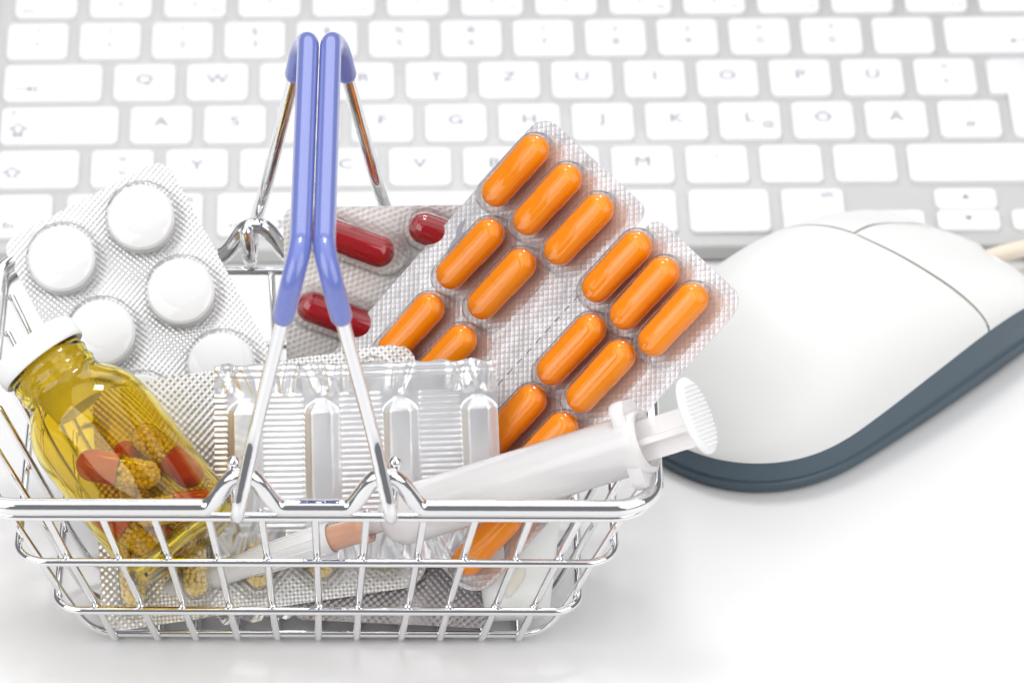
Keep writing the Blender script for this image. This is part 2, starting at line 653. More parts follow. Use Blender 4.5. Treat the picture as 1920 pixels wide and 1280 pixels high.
# ------------------------------------------------------------------ computer mouse
ang = math.atan2(0.724, 0.69)
MO = Matrix.Translation(V((38, -55, 0)) * S) @ Matrix.Rotation(ang, 4, 'Z')
mouse = thing('computer_mouse', 'white computer mouse with dark blue grey base beside the keyboard', 'mouse', MO)
ML = 113.0


def interp(tab, x):
    if x <= tab[0][0]:
        return tab[0][1]
    for i in range(len(tab) - 1):
        x0, y0 = tab[i]
        x1, y1 = tab[i + 1]
        if x <= x1:
            xm, ym = tab[max(i - 1, 0)]
            xp, yp = tab[min(i + 2, len(tab) - 1)]
            t = (x - x0) / (x1 - x0)
            m0 = (y1 - ym) / (x1 - xm) * (x1 - x0)
            m1 = (yp - y0) / (xp - x0) * (x1 - x0)
            return (2 * t ** 3 - 3 * t ** 2 + 1) * y0 + (t ** 3 - 2 * t ** 2 + t) * m0 + (-2 * t ** 3 + 3 * t ** 2) * y1 + (t ** 3 - t ** 2) * m1
    return tab[-1][1]


def m_w(x):
    x = min(max(x, 0), ML)
    base = interp([(0, 30.5), (25, 31.0), (45, 31.3), (65, 31.0), (85, 30.0), (100, 28.6), (113, 27.5)], x)
    if x < 36:
        base *= max(0.0, 1 - (1 - x / 36) ** 2.5) ** (1 / 2.2)
    if x > 97:
        base *= max(0.0, 1 - ((x - 97) / 16.0) ** 2.6) ** (1 / 2.6)
    return max(base, 0.0)


def m_h(x):
    return interp([(0, 9.0), (4, 14.5), (10, 21), (20, 29), (32, 35), (46, 37.6), (60, 36.8), (74, 33.4), (86, 28.4), (96, 23.6), (105, 18.8), (113, 13.0)], x)


def m_e(x):
    return interp([(0, 9.0), (20, 9.9), (42, 12.4), (62, 14.8), (82, 16.2), (98, 14.8), (113, 9.5)], x)


def m_p(x, t, drop=0.0):
    wv, e, h = m_w(x), m_e(x), m_h(x)
    q = max(0.0, 1 - abs(t) ** 2.35) ** (1 / 1.7)
    dip = 0
    if x > 70:                                 # shallow finger dishes in the buttons
        g = min(1, (x - 70) / 30)
        dip = 1.6 * g * math.exp(-((abs(t) - 0.42) / 0.22) ** 2)
    return (x, t * wv * (1 - drop * 0.01), e + (h - e) * q - dip - drop * 0.55)


def seam(t):
    return 68.5 - 11.0 * t * abs(t) - 1.5 * t


def patch(xa, xb, ta, tb, nx, nt_, drop=0.0, powx=1.0):
    mb = MB()
    vs, fs = [], []
    for i in range(nx + 1):
        s = (i / nx) ** powx
        for j in range(nt_ + 1):
            u_ = j / nt_
            u_ = 0.5 - 0.5 * math.cos(PI * u_)
            t = ta(0) + (tb(0) - ta(0)) * u_
            a, b2 = xa(t), xb(t)
            x = a + (b2 - a) * s
            t = ta(x) + (tb(x) - ta(x)) * u_
            vs.append(m_p(x, t, drop))
    for i in range(nx):
        for j in range(nt_):
            k = i * (nt_ + 1) + j
            fs.append((k, k + 1, k + nt_ + 2, k + nt_ + 1))
    return mb.add(vs, fs)


mid = lambda x: 0.06 + 0.010 * max(0, x - 64)
patch(lambda t: 0.02, lambda t: seam(t) - 0.28, lambda x: -1, lambda x: 1, 44, 48, powx=1.8).build('palm_shell', 'mouse_white', mouse)
patch(lambda t: seam(t) + 0.28, lambda t: ML - 0.02, lambda x: -1, lambda x: mid(x) - 0.012, 30, 26, powx=0.8).build('button', 'mouse_white', mouse)
patch(lambda t: seam(t) + 0.28, lambda t: ML - 0.02, lambda x: mid(x) + 0.012, lambda x: 1, 30, 26, powx=0.8).build('button', 'mouse_white', mouse)
patch(lambda t: 0.6, lambda t: ML - 0.6, lambda x: -0.985, lambda x: 0.985, 40, 30, drop=0.9).build('inner_shell', 'mouse_seam', mouse)
# base: rings from shell edge down to the feet, with a groove
mb = MB()
xs = [36 * (i / 16) ** 2.0 for i in range(17)] + [36 + (97 - 36) * i / 20 for i in range(1, 21)] + [97 + 16 * (1 - (1 - i / 12) ** 2) for i in range(1, 13)]
right = [(x, -m_w(x)) for x in xs]
left = [(x, m_w(x)) for x in reversed(xs[1:-1])]
ring0 = right + left
rings = []
for off, zt in ((0.9, 1.05), (0.1, 1.0), (-0.35, 0.75), (-0.5, 0.5), (-0.1, 0.44), (0.0, 0.39), (-0.5, 0.34), (0.2, 0.105), (1.2, 0.05), (5.0, 0.04)):
    rg = []
    for x, y in ring0:
        cx, cyy = min(max(x, 30), 90), 0
        d = V((x - cx, y - cyy))
        L = max(d.length, 1e-4)
        d = d * ((L - off) / L)
        rg.append((cx + d.x, cyy + d.y, m_e(x) * zt if zt > 0.1 else zt * 10))
    rings.append(rg)
loft(mb, rings)
mb.build('base', 'mouse_base', mouse, angle=35)
mb = MB()
tube(mb, fillet([(111, 0, 8), (122, -2, 7), (160, -12, 2.6), (182, 8, 2.3), (150, 22, 2.3), (104, 34, 2.3), (60, 40, 2.3)], 18, 10), 2.2, 12)
mb.build('cable', 'cable_beige', mouse)

# ------------------------------------------------------------------ wire basket
BK = Matrix.Translation(V((-44, -95, 0)) * S) @ Matrix.Rotation(math.radians(0.85), 4, 'Z')
bk = thing('shopping_basket', 'chrome wire miniature shopping basket with two blue gripped handles', 'basket', BK)
HX = lambda z: 53.5 + (z - 1) * 20.8 / 49
HY = lambda z: 32.0 + (z - 1) * 17.5 / 49
RW = 0.88                                   # thin wire radius


def hoop(z, r, cr, name, dx=0.0):
    mb = MB()
    path = [(x, y, z) for x, y in rrect(HX(z) + dx, HY(z) + dx, cr, 10)]
    path = densify(path, 14)
    tube(mb, path, r, 12, closed=True)
    return mb.build(name, 'chrome', bk)


def densify(path, step):
    out = []
    n = len(path)
    for i in range(n):
        a, c = V(path[i]), V(path[(i + 1) % n])
        k = max(1, int((c - a).length // step))
        for q in range(k):
            out.append(a.lerp(c, q / k))
    return out


for z, cr in ((50.0, 8.5), (33.0, 7.0), (14.7, 6.0)):
    hoop(z, 0.97 if z < 40 else 1.05, cr, 'hoop_wire')
# thick rim with two humps front and back
ZR, RR = 53.35, 1.95
path = []
for p in densify([(x, y, ZR) for x, y in rrect(75.5, 50.6, 9.5, 12)], 0.9):
    z = p.z
    if abs(p.y) > 49:
        for bx in (-15.7, 15.7):
            d = abs(p.x - bx)
            if d < 8.8:
                t = min(1.0, (1 - d / 8.8) * 1.16)
                z += 8.4 * t * t * (3 - 2 * t)
    path.append((p.x, p.y, z))
mb = MB()
tube(mb, path, RR, 16, closed=True)
mb.build('rim', 'chrome', bk)
# front-to-back ribs (eleven), each one U-shaped wire
for i in range(11):
    k = i - 5
    jit = random.uniform(-0.5, 0.5)
    xt, xb = 12.0 * k + jit, 9.2 * k + jit
    X = lambda z: xb + (xt - xb) * (z - 1) / 49
    zb = RW + 0.02
    pts, spots = [], []
    for s in (-1, 1):
        yy = lambda z: s * (HY(z) - 2 * RW)
        j1, j2 = random.uniform(-0.35, 0.35), random.uniform(-0.35, 0.35)
        seq = [(X(50), yy(50), 50), (X(33) + j1, yy(33), 33), (X(14.7) + j2, yy(14.7), 14.7), (X(zb), yy(zb), zb)]
        spots += [(X(33) + j1, s * (HY(33) - RW), 33.0), (X(14.7) + j2, s * (HY(14.7) - RW), 14.7)]
        pts += seq if s < 0 else seq[::-1]
    mb = MB()
    tube(mb, fillet(pts, [0, 1, 1, 4.0, 4.0, 1, 1, 0], 6), RW, 10)
    for p in spots:                        # weld beads where the rib meets each hoop
        q = random.uniform(0.85, 1.15)
        lathe(mb, [(0, -1.0), (0.75, -0.75), (1.05, 0), (0.75, 0.75), (0, 1.0)], 10, M=Matrix.Translation((p[0] + random.uniform(-0.3, 0.3), p[1], p[2] + 0.55)) @ Matrix.Scale(q, 4))
    mb.build('rib_wire', 'chrome', bk)
# side-to-side wires (six)
for i in range(6):
    k = i - 2.5
    yt, yb = 15.2 * k, 11.6 * k
    Yf = lambda z: yb + (yt - yb) * (z - 1) / 49
    zb = RW * 3 + 0.02
    pts = []
    for s in (-1, 1):
        xx = lambda z: s * (HX(z) - 2 * RW)
        seq = [(xx(50), Yf(50), 50), (xx(33), Yf(33), 33), (xx(14.7), Yf(14.7), 14.7), (xx(zb) - s * 0.6, Yf(zb), zb)]
        pts += seq if s < 0 else seq[::-1]
    mb = MB()
    tube(mb, fillet(pts, [0, 1, 1, 7.0, 7.0, 1, 1, 0], 7), RW, 10)
    mb.build('rib_wire', 'chrome', bk)
# the two swing handles
for s in (-1, 1):
    h = []
    for e in (-1, 1):
        q = 0 if e < 0 else 4.0
        seq = [(s * 17.8, e * 46.8, 63.0), (s * 17.4, e * 46.6, 57.0), (s * 17.0, e * 48.2, 53.6), (s * 17.0, e * 51.0, 52.4), (s * 17.0, e * 54.6, 53.2), (s * 16.6, e * 56.4, 57.0),
               (s * 13.0, e * 50.8, 73.0), (s * 4.2, e * (50.4 - q), 113.5), (s * 2.56, e * (45.6 - q), 118.2)]
        h.append(seq)
    pts = h[0] + h[1][::-1]
    rads = [0, 3, 3, 3, 3, 3, 3.2, 7, 7]
    mb = MB()
    tube(mb, fillet(pts, rads + rads[::-1], 6), 1.58, 14)
    ho = mb.build('handle', 'chrome', bk)
    tag(ho)
    g = []
    for e in (-1, 1):
        q = 0 if e < 0 else 4.0
        a, c = V((s * 13.0, e * 50.8, 73.0)), V((s * 4.2, e * (50.4 - q), 113.5))
        g.append([a.lerp(c, 0.76 if e < 0 else 0.80), c, V((s * 2.56, e * (45.6 - q), 118.2))])
    gp = g[0] + g[1][::-1]
    end = fillet(gp, [0, 6, 8, 8, 6, 0], 10)
    path = []
    for a, c in zip(end[:-1], end[1:]):
        kk = max(1, int((c - a).length // 3))
        for q in range(kk):
            path.append(a.lerp(c, q / kk))
    path.append(end[-1])
    mb = MB()
    n = len(path)
    tube(mb, path, [2.4 if (i == 0 or i == n - 1) else 2.5 for i in range(n)], 18)
    mb.build('grip', 'grip_blue', ho)

# ------------------------------------------------------------------ blister pieces
def bubble_mesh(a, r, h, flat=0.0, mat='clear_film'):
    mb = MB()
    rings = []
    prof = [(1.22, 0.16), (1.06, 0.22), (1.0, 0.5), (0.985, 0.35 * h), (0.94, 0.62 * h), (0.84, 0.82 * h), (0.66, 0.94 * h), (0.42, 0.985 * h), (0.16, h)]
    if flat:
        prof = [(1.14, 0.16), (1.04, 0.22), (1.0, 0.5), (0.985, 0.5 * h), (0.965, 0.8 * h), (0.93, 0.93 * h), (0.87, h), (0.4, h * 1.01)]
    for k, z in prof:
        rings.append([(x, y, z) for x, y in stadium(a if not flat else 0.001, r * k)])
    loft(mb, rings, cap0=False)
    o = mb.build('bubble', mat)
    me = o.data
    bpy.data.objects.remove(o)
    return me


def capsule_mesh(L, r, mat, step=0.12, half=None):
    """lying along x, centred; the cap half is a touch wider than the body"""
    mb = MB()
    a = L / 2 - r
    prof = []
    n = 8
    lo, hi = True, True
    for k in range(n + 1):
        t = PI / 2 * k / n
        prof.append((r * math.sin(t), -a - r * math.cos(t)))
    prof += [(r, -a * 0.5), (r, 0.0), (r + step, 0.03), (r + step, a * 0.5), (r + step, a)]
    for k in range(n - 1, -1, -1):
        t = PI / 2 * k / n
        prof.append(((r + step) * math.sin(t), a + r * math.cos(t)))
    if half == 'left':
        prof = [p for p in prof if p[1] <= 0.01]
    if half == 'right':
        prof = [p for p in prof if p[1] >= -0.01]
    lathe(mb, prof, 28, 'x')
    o = mb.build('capsule', mat, angle=38)
    me = o.data
    bpy.data.objects.remove(o)
    return me


def beads_mesh(x0, x1, r, br=0.66, fill=1.0, seed=1):
    """small round pellets packed inside a capsule between x0 and x1 (round end at x1 side)"""
    rnd = random.Random(seed)
    mb = MB()
    bm = bmesh.new()
    bmesh.ops.create_icosphere(bm, subdivisions=2, radius=1.0)
    sv = [v.co.copy() for v in bm.verts]
    sf = [tuple(v.index for v in f.verts) for f in bm.faces]
    bm.free()
    placed = []
    rin = r - br - 0.08
    tries = 0
    while tries < 9000 and len(placed) < 190:
        tries += 1
        x = rnd.uniform(x0 + br, x1 - br)
        rr = rin
        xe = x1 - r
        if x > xe:
            q = rin * rin - (x - xe) ** 2
            if q <= 0:
                continue
            rr = math.sqrt(q)
        xe2 = x0 + r
        if fill > 1.5 and x < xe2:
            q = rin * rin - (x - xe2) ** 2
            if q <= 0:
                continue
            rr = math.sqrt(q)
        a = rnd.uniform(0, 2 * PI)
        p = V((x, rr * math.cos(a), rr * math.sin(a)))
        if all((p - q).length > br * 1.62 for q in placed):
            placed.append(p)
    for p in placed:
        k = br * rnd.uniform(0.9, 1.08)
        mb.add([p + q * k for q in sv], sf)
    # core that stops light leaking through
    lathe(mb, [(0, x0 + 0.8), (rin - 0.5, x0 + 1.2), (rin - 0.5, x1 - r), (rin * 0.5, x1 - r * 0.45), (0, x1 - r * 0.4)], 12, 'x')
    o = mb.build('beads', 'bead_yellow')
    me = o.data
    bpy.data.objects.remove(o)
    return me


def sheet(parent, outline, mat, name='foil_sheet', curve=0.0, th=0.3):
    """thin foil sheet as a fan-free grid-less prism"""
    mb = MB()
    slab(mb, outline, -th, 0)
    return mb.build(name, mat, parent, smooth=False)


# ---- white tablet pack
tp = thing('tablet_blister_pack', 'silver blister pack of large round white tablets leaning in the left rear of the basket', 'blister pack',
           frame((-120.2966, -46.091, 57.5422), (0.8754, 0.3514, 0.3319), (-0.4828, 0.6683, 0.5659), (-0.0229, -0.6557, 0.7547)))
sheet(tp, rrect(21.8, 44.5, 4.2, 8, 21.6, -44.5), 'foil_tablet')
bub = bubble_mesh(0, 8.9, 5.4, flat=1)
mb = MB()
lathe(mb, [(0, 0), (7.2, 0), (7.9, 0.6), (7.9, 3.7), (7.35, 4.3), (7.2, 4.35), (0, 4.45)], 48)
o = mb.build('tablet', 'tablet_white', angle=25)
tme = o.data
bpy.data.objects.remove(o)
for row in range(4):
    for c in range(2):
        cx, cyy = (10.9, 31.8)[c], -11.3 - 20.4 * row
        b_ = link('bubble', bub, tp)
        b_.location = V((cx, cyy, 0)) * S
        t_ = link('tablet', tme, tp)
        t_.location = V((cx - 0.4, cyy - 0.3, 0.25)) * S

# ---- orange capsule pack
op = thing('orange_capsule_pack', 'blister pack of bright orange capsules leaning at the rear right of the basket', 'blister pack',
           frame((6.5445, -47.524, 95.8906), (0.6206, -0.7611, -0.1884), (0.5902, 0.2953, 0.7513), (-0.5162, -0.5775, 0.6325)))
ol = []
Wd, Ln, cr = 74.0, 93.6, 5.0


def arc(cx, cy_, r, a0, a1, n=8):
    return [(cx + r * math.cos(math.radians(a0 + (a1 - a0) * k / n)), cy_ + r * math.sin(math.radians(a0 + (a1 - a0) * k / n))) for k in range(n + 1)]


ol += arc(cr, -cr, cr, 180, 90)
ol += arc(36.0, -3.2, 3.2, 90, 12, 6)
ol += arc(40.2, -5.2, 1.0, 180, 360, 6)
ol += arc(44.6, -3.2, 3.2, 168, 90, 6)
ol += arc(Wd - cr, -cr, cr, 90, 0)
ol += arc(Wd - 7, -Ln + 7, 7, 0, -90)
ol += arc(7, -Ln + 7, 7, -90, -180)
ol = [(x + 0.08 * y, y) for x, y in ol]
sheet(op, ol, 'foil_orange')
cap_o = capsule_mesh(20.2, 3.6, 'capsule_orange')
bub_o = bubble_mesh(7.0, 4.75, 8.3)
OC = [(7.0, -14.0), (18.8, -13.8), (30.5, -13.9), (11.0, -35.4), (22.9, -35.4), (10.5, -57.8), (22.6, -57.9), (44.7, -14.2), (54.8, -14.3), (65.0, -14.2),
      (48.5, -35.3), (59.0, -35.0), (47.6, -56.7), (58.6, -56.2), (50.0, -79.5), (61.6, -80.5)]
OT = PI / 2 - 0.11
for cx, cyy in OC:
    b_ = link('bubble', bub_o, op)
    b_.matrix_local = Matrix.Translation(V((cx, cyy, 0)) * S) @ Matrix.Rotation(OT, 4, 'Z')
    c_ = link('capsule', cap_o, op)
    c_.matrix_local = Matrix.Translation(V((cx - 0.55, cyy + 0.3, 4.2)) * S) @ Matrix.Rotation(OT + random.uniform(-0.02, 0.02), 4, 'Z') @ Matrix.Rotation(random.uniform(0, 6), 4, 'X')
mb = MB()
for i in range(26):                        # perforation slits down the middle
    y = -9 - i * 3.3
    q = 40.2 + 0.09 * y
    mb.add([(q, y, 0.03), (q + 0.25, y, 0.03), (q + 0.1, y - 1.7, 0.03), (q - 0.15, y - 1.7, 0.03)], [(0, 1, 2, 3)])
mb.build('perforation', 'slit_dark', op, smooth=False)
mb = MB()                                   # smudge of grey print near the left edge
blob = []
for i in range(28):
    t_ = 2 * PI * i / 28
    k_ = 1 + 0.35 * math.sin(3 * t_ + 1) + random.uniform(-0.22, 0.22)
    blob.append((2.2 + 1.3 * k_ * math.cos(t_) - 0.5 * k_ * math.sin(t_), -35.0 + 3.3 * k_ * math.sin(t_), 0.03))
mb.add(blob, [tuple(range(28))])
mb.build('printed_mark', 'ink_grey', op, smooth=False)

# ---- dark red capsule pack
rp = thing('red_capsule_pack', 'grey foil blister pack of dark red capsules behind the blue handles', 'blister pack',
           frame((-53.2281, -48.7488, 69.675), (0.9996, 0.0092, 0.0253), (-0.0269, 0.3419, 0.9394), (0, -0.9397, 0.342)))
sheet(rp, rrect(26.0, 29.0, 3, 6, 25.4, -28.9), 'foil_red')
cap_r = capsule_mesh(21.0, 3.7, 'capsule_red')
bub_r = bubble_mesh(7.6, 5.2, 7.6)
ra = math.radians(-21)
for cx, cyy in ((16.2, -8.2), (39.6, -7.8), (13.0, -26.2), (37.0, -26.0), (12.0, -44), (36, -44)):
    b_ = link('bubble', bub_r, rp)
    b_.matrix_local = Matrix.Translation(V((cx, cyy, 0)) * S) @ Matrix.Rotation(ra, 4, 'Z')
    c_ = link('capsule', cap_r, rp)
    c_.matrix_local = Matrix.Translation(V((cx - 0.8, cyy + 0.9, 4.2)) * S) @ Matrix.Rotation(ra, 4, 'Z')

# ---- grey foil pack on the basket floor
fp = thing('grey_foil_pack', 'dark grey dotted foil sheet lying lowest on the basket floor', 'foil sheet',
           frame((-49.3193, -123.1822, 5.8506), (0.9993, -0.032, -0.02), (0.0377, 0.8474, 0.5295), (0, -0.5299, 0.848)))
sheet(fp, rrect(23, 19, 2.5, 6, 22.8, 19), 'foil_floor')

# ---- yellow pellet capsule pack
yp = thing('pellet_capsule_pack', 'grey embossed blister pack of clear capsules with yellow pellets behind the bottle', 'blister pack',
           frame((-91.7868, -127.666, 4.8), (0.9854, 0.1445, 0.0899), (-0.1648, 0.6794, 0.715), (0.0423, -0.7194, 0.6933)))
sheet(yp, [(x + 0.1 * y, y) for x, y in rrect(37.6, 28.2, 5.5, 8, 36.6, 28.2)], 'foil_yellow')
beads_full = beads_mesh(-9.0, 6.6, 3.05, fill=2, seed=4)
cap_c = capsule_mesh(19.4, 3.15, 'clear_gelatin')
bub_y = bubble_mesh(7.1, 4.1, 6.6)
for row, y in ((0, 43.0), (1, 13.6)):
    for c in range(5):
        cx = 6.4 + 14.4 * c + 0.1 * y
        b_ = link('bubble', bub_y, yp)
        b_.matrix_local = Matrix.Translation(V((cx, y, 0)) * S) @ Matrix.Rotation(PI / 2 - 0.08, 4, 'Z')
        c_ = link('capsule', cap_c, yp)
        c_.matrix_local = Matrix.Translation(V((cx, y, 3.5)) * S) @ Matrix.Rotation(PI / 2 - 0.08, 4, 'Z')
        if row == 0 and c < 2:               # pressed flatter where the bottle leans on them
            b_.matrix_local = b_.matrix_local @ Matrix.Diagonal((1, 1, 0.6, 1))
            c_.matrix_local = Matrix.Translation((0, 0, -0.0013)) @ c_.matrix_local @ Matrix.Diagonal((1, 1, 0.6, 1))
        bd = link('beads', beads_full, c_)
        bd.matrix_local = Matrix.Rotation(random.uniform(0, 6), 4, 'X')
        tag(bd, kind='stuff')

# ------------------------------------------------------------------ suppository strip
ss = thing('suppository_strip', 'crimped silver foil strip of torpedo shaped suppositories in the middle of the basket', 'foil strip',
           frame((-66.2959, -99.5229, 59.7944), (0.9939, -0.0673, 0.0871), (-0.0535, 0.3967, 0.9164), (-0.0962, -0.9155, 0.3907)))
CELLS = [5.8, 23.4, 41.2, 58.8]
rnd = random.Random(3)
wr = [(rnd.uniform(-2, 64), rnd.uniform(0.5, 1.2), rnd.uniform(-0.5, 0.5), rnd.choice((-1, 1)) * rnd.uniform(0.3, 0.7)) for _ in range(46)]
wr2 = [(rnd.uniform(-2, 64), rnd.uniform(0.5, 1.3), rnd.uniform(-0.6, 0.6), rnd.choice((-1, 1)) * rnd.uniform(0.3, 0.8)) for _ in range(40)]


def sstep(a, b2, x):
    t = min(1, max(0, (x - a) / (b2 - a)))
    return t * t * (3 - 2 * t)


def strip_z(x, y):
    d = min(abs(x - c) for c in CELLS)
    z = 1.1 * math.sin((x + 2) / 66 * PI * 1.1)
    band = sstep(-6.2, -7.6, y) * sstep(-39.5, -37.5, y)
    ribm = sstep(4.0, 4.5, d) * band
    z += ribm * (0.30 - 0.0028 * x) * (abs(math.sin(PI * y / 1.32)) ** 0.7 * 2 - 1)
    # torpedo bulges
    top = -8.6
    t = (top - y) / 30.0
    if -0.03 < t < 1.05 and d < 4.5:
        tt = min(max(t, 0), 1)
        rr = 4.4 * (1 - max(0, (0.10 - tt) / 0.10) ** 2 * 0.55) * (1 - 0.55 * max(0, (tt - 0.62) / 0.38) ** 2)
        if d < rr:
            hh = sstep(rr, rr * 0.45, d) * (1 - 0.12 * (d / rr) ** 2)
            z += 1.7 * hh * sstep(-0.03, 0.09, t) * sstep(1.05, 0.93, t)
    wm = sstep(-7.9, -5.2, y) * 1.0
    if wm > 0:
        for wx, ww, sl, am in wr:
            q = (x - wx - sl * (y + 4)) / ww
            if abs(q) < 2.2:
                z += am * 0.85 * math.exp(-q * q) * wm
        z += 0.10 * math.sin(y * 4.2) * sstep(-4, -2.5, y)
    wm = sstep(-37.5, -40, y)
    if wm > 0:
        for wx, ww, sl, am in wr2:
            q = (x - wx - sl * (y + 42)) / ww
            if abs(q) < 2.2:
                z += am * 0.8 * math.exp(-q * q) * wm
    return z


mb = MB()
nx, ny = 240, 200
vs, fs = [], []
for j in range(ny + 1):
    y = -46.5 * j / ny
    for i in range(nx + 1):
        x = -1.2 + 64.2 * i / nx
        skew = -0.05 * y * (1 - i / nx) * -1.0
        xx = x + skew
        vs.append((xx, y + 0.25 * math.sin(x * 0.9) * (1 if j == 0 else 0), strip_z(x, y)))
for j in range(ny):
    for i in range(nx):
        k = j * (nx + 1) + i
        fs.append((k, k + nx + 1, k + nx + 2, k + 1))
mb.add(vs, fs)
mb.build('foil_sheet', 'foil_plain', ss)
mb = MB()                                   # flat back sheet of the strip
slab(mb, [(-1.0, -0.6), (62.8, -0.6), (62.8, -46.0), (1.0, -46.0)], -1.6, -1.3)
mb.build('back_sheet', 'foil_plain', ss, smooth=False)

# ------------------------------------------------------------------ syringe
sy = thing('syringe', 'white translucent plastic syringe with capped needle lying across the basket front', 'syringe',
           frame((-81.9112, -117.7447, 8.5), (0.8939, -0.1124, 0.434), (-0.3153, 0.5307, 0.7868), (-0.3187, -0.8401, 0.4389)))
mb = MB()
lathe(mb, [(0, -1.6), (1.9, -1.4), (2.5, -0.6), (2.7, 4), (3.0, 24), (3.45, 40), (3.75, 46.5), (3.2, 46.5), (2.9, 40), (2.4, 24), (0, 3)], 28, 'x')
mb.build('needle_cap', 'needle_cap_plastic', sy)
mb = MB()
for k in range(10):
    a = 2 * PI * k / 10
    mb.add([(26 + q[0], q[1] * math.cos(a) - q[2] * math.sin(a), q[1] * math.sin(a) + q[2] * math.cos(a)) for q in
            ((0, 3.0, -0.18), (0, 3.0, 0.18), (19, 3.62, 0.18), (19, 3.62, -0.18), (0, 3.25, -0.1), (0, 3.25, 0.1), (19, 3.9, 0.1), (19, 3.9, -0.1))],
           [(4, 5, 6, 7), (0, 4, 7, 3), (1, 2, 6, 5), (0, 1, 5, 4), (3, 7, 6, 2)])
mb.build('cap_ridges', 'needle_cap_plastic', sy, smooth=False)
mb = MB()
lathe(mb, [(2.0, 42), (2.7, 44), (3.05, 46), (3.05, 52.5), (3.6, 54), (3.6, 56), (2.6, 56), (2.3, 46)], 28, 'x', closed=True)
mb.build('needle_hub', 'hub_orange', sy)
mb = MB()
lathe(mb, [(1.2, 50), (1.9, 50), (2.2, 59.5), (4.2, 60.5), (6.0, 62.5), (6.75, 66), (6.8, 120), (7.3, 122.5), (7.3, 125.5), (6.0, 125.5), (5.9, 67), (4.2, 63), (1.2, 61)], 40, 'x', closed=True)
mb.build('barrel', 'syringe_plastic', sy)
mb = MB()
fl = rrect(5.2, 10.2, 2.6, 6)
loft(mb, [[(120.6, b2, a) for a, b2 in [(p[0] * 0.97, p[1] * 0.97) for p in fl]], [(121.2, b2, a * 1.0) for a, b2 in fl], [(123.2, b2, a) for a, b2 in fl], [(123.8, b2 * 0.97, a * 0.97) for a, b2 in fl]])
mb.build('finger_flange', 'syringe_plastic', sy, angle=40)
mb = MB()
for a in (0, PI / 2):                      # cross-shaped plunger rod
    c, s_ = math.cos(a), math.sin(a)
    q = [(y * c - z * s_, y * s_ + z * c) for y, z in ((-4.6, -0.7), (4.6, -0.7), (4.6, 0.7), (-4.6, 0.7))]
    loft(mb, [[(78, y, z) for y, z in q], [(137.0, y, z) for y, z in q]])
mb.build('plunger_rod', 'syringe_plastic', sy, smooth=False)
mb = MB()
lathe(mb, [(0, 77), (4.5, 77), (5.7, 77.6), (5.7, 79.2), (5.0, 80), (5.0, 82), (5.7, 82.8), (5.7, 84.6), (0, 85)], 28, 'x')
mb.build('plunger_seal', 'syringe_plastic', sy, angle=40)
mb = MB()
Mt = Matrix.Translation((137.2, 1.8, 0)) @ Matrix.Rotation(math.radians(4), 4, 'Z') @ Matrix.Rotation(math.radians(2), 4, 'Y')
lathe(mb, [(0, 0), (8.2, 0), (8.9, 0.4), (9.0, 0.9), (8.9, 1.5), (8.3, 1.9), (0, 1.9)], 44, 'x', M=Mt)
mb.build('thumb_rest', 'cap_white', sy, angle=50)
mb = MB()
for k in range(15):
    y = -7 + k
    hw = math.sqrt(max(0.5, 8.2 ** 2 - y * y))
    mb.add([Mt @ V(p) for p in ((1.85, y - 0.3, -hw), (1.85, y + 0.3, -hw), (1.85, y + 0.3, hw), (1.85, y - 0.3, hw), (2.25, y, -hw), (2.25, y, hw))],
           [(0, 4, 5, 3), (1, 2, 5, 4), (0, 1, 4), (2, 3, 5)])
mb.build('thumb_ridges', 'cap_white', sy, smooth=False)

# ------------------------------------------------------------------ medicine bottle
BO = frame((-72.1819, -127.5247, 28.0), (-0.7777, -0.3515, -0.5212), (-0.0875, -0.7605, 0.6435), (-0.6226, 0.546, 0.5606))
bo = thing('medicine_bottle', 'yellow glass medicine bottle with white cap tilted in the left end of the basket', 'bottle', BO)
outer = [(0, 0.9), (9.5, 0.7), (12.0, 0.05), (13.6, 0.5), (14.7, 1.8), (15.1, 4), (15.1, 20), (15.1, 36), (14.95, 38.5), (14.4, 41.5), (13.3, 44.2), (11.9, 46.4), (10.6, 47.9), (9.9, 49.0),
         (9.65, 50.0), (9.6, 51.0), (9.9, 51.5), (9.9, 52.2), (9.6, 52.7), (9.6, 54.0), (9.9, 54.5), (9.9, 55.2), (9.6, 55.7), (9.6, 58.6)]
inner = [(8.3, 58.6), (8.3, 49.8), (9.2, 48.0), (10.9, 46.0), (12.3, 43.8), (13.3, 41.2), (13.8, 38.4), (13.95, 36), (13.95, 20), (13.95, 5.0), (13.2, 3.0), (11.5, 2.2), (0, 2.6)]
mb = MB()
BZ = 0.958
lathe(mb, [(r, z * BZ) for r, z in outer + inner], 64)
mb.build('glass_body', 'amber_glass', bo)
mb = MB()
lathe(mb, [(0, 57.8), (9.0, 57.8), (10.6, 57.0), (10.9, 57.3), (11.0, 58.2), (10.95, 61.6), (10.4, 62.6), (9.2, 63.0), (0, 63.1)], 56, M=Matrix.Diagonal((1, 1, BZ, 1)))
mb.build('cap', 'cap_white', bo, angle=60)
mb = MB()
lathe(mb, [(7.9, 57.7), (7.9, 50.5), (6.9, 49.5), (6.3, 43.6), (6.0, 43.0), (5.4, 43.0), (5.3, 44.0), (5.8, 50), (5.8, 54), (0, 54), (0, 57.7)], 44, M=Matrix.Diagonal((1, 1, BZ, 1)))
mb.build('stopper', 'cap_white', bo, angle=50)
shell_l = capsule_mesh(20, 3.6, 'clear_gelatin', half='right', step=0.0)
shell_r = capsule_mesh(20, 3.75, 'capsule_russet', half='left', step=0.0)
beads_half = beads_mesh(-0.3, 9.9, 3.5, fill=1, seed=9)
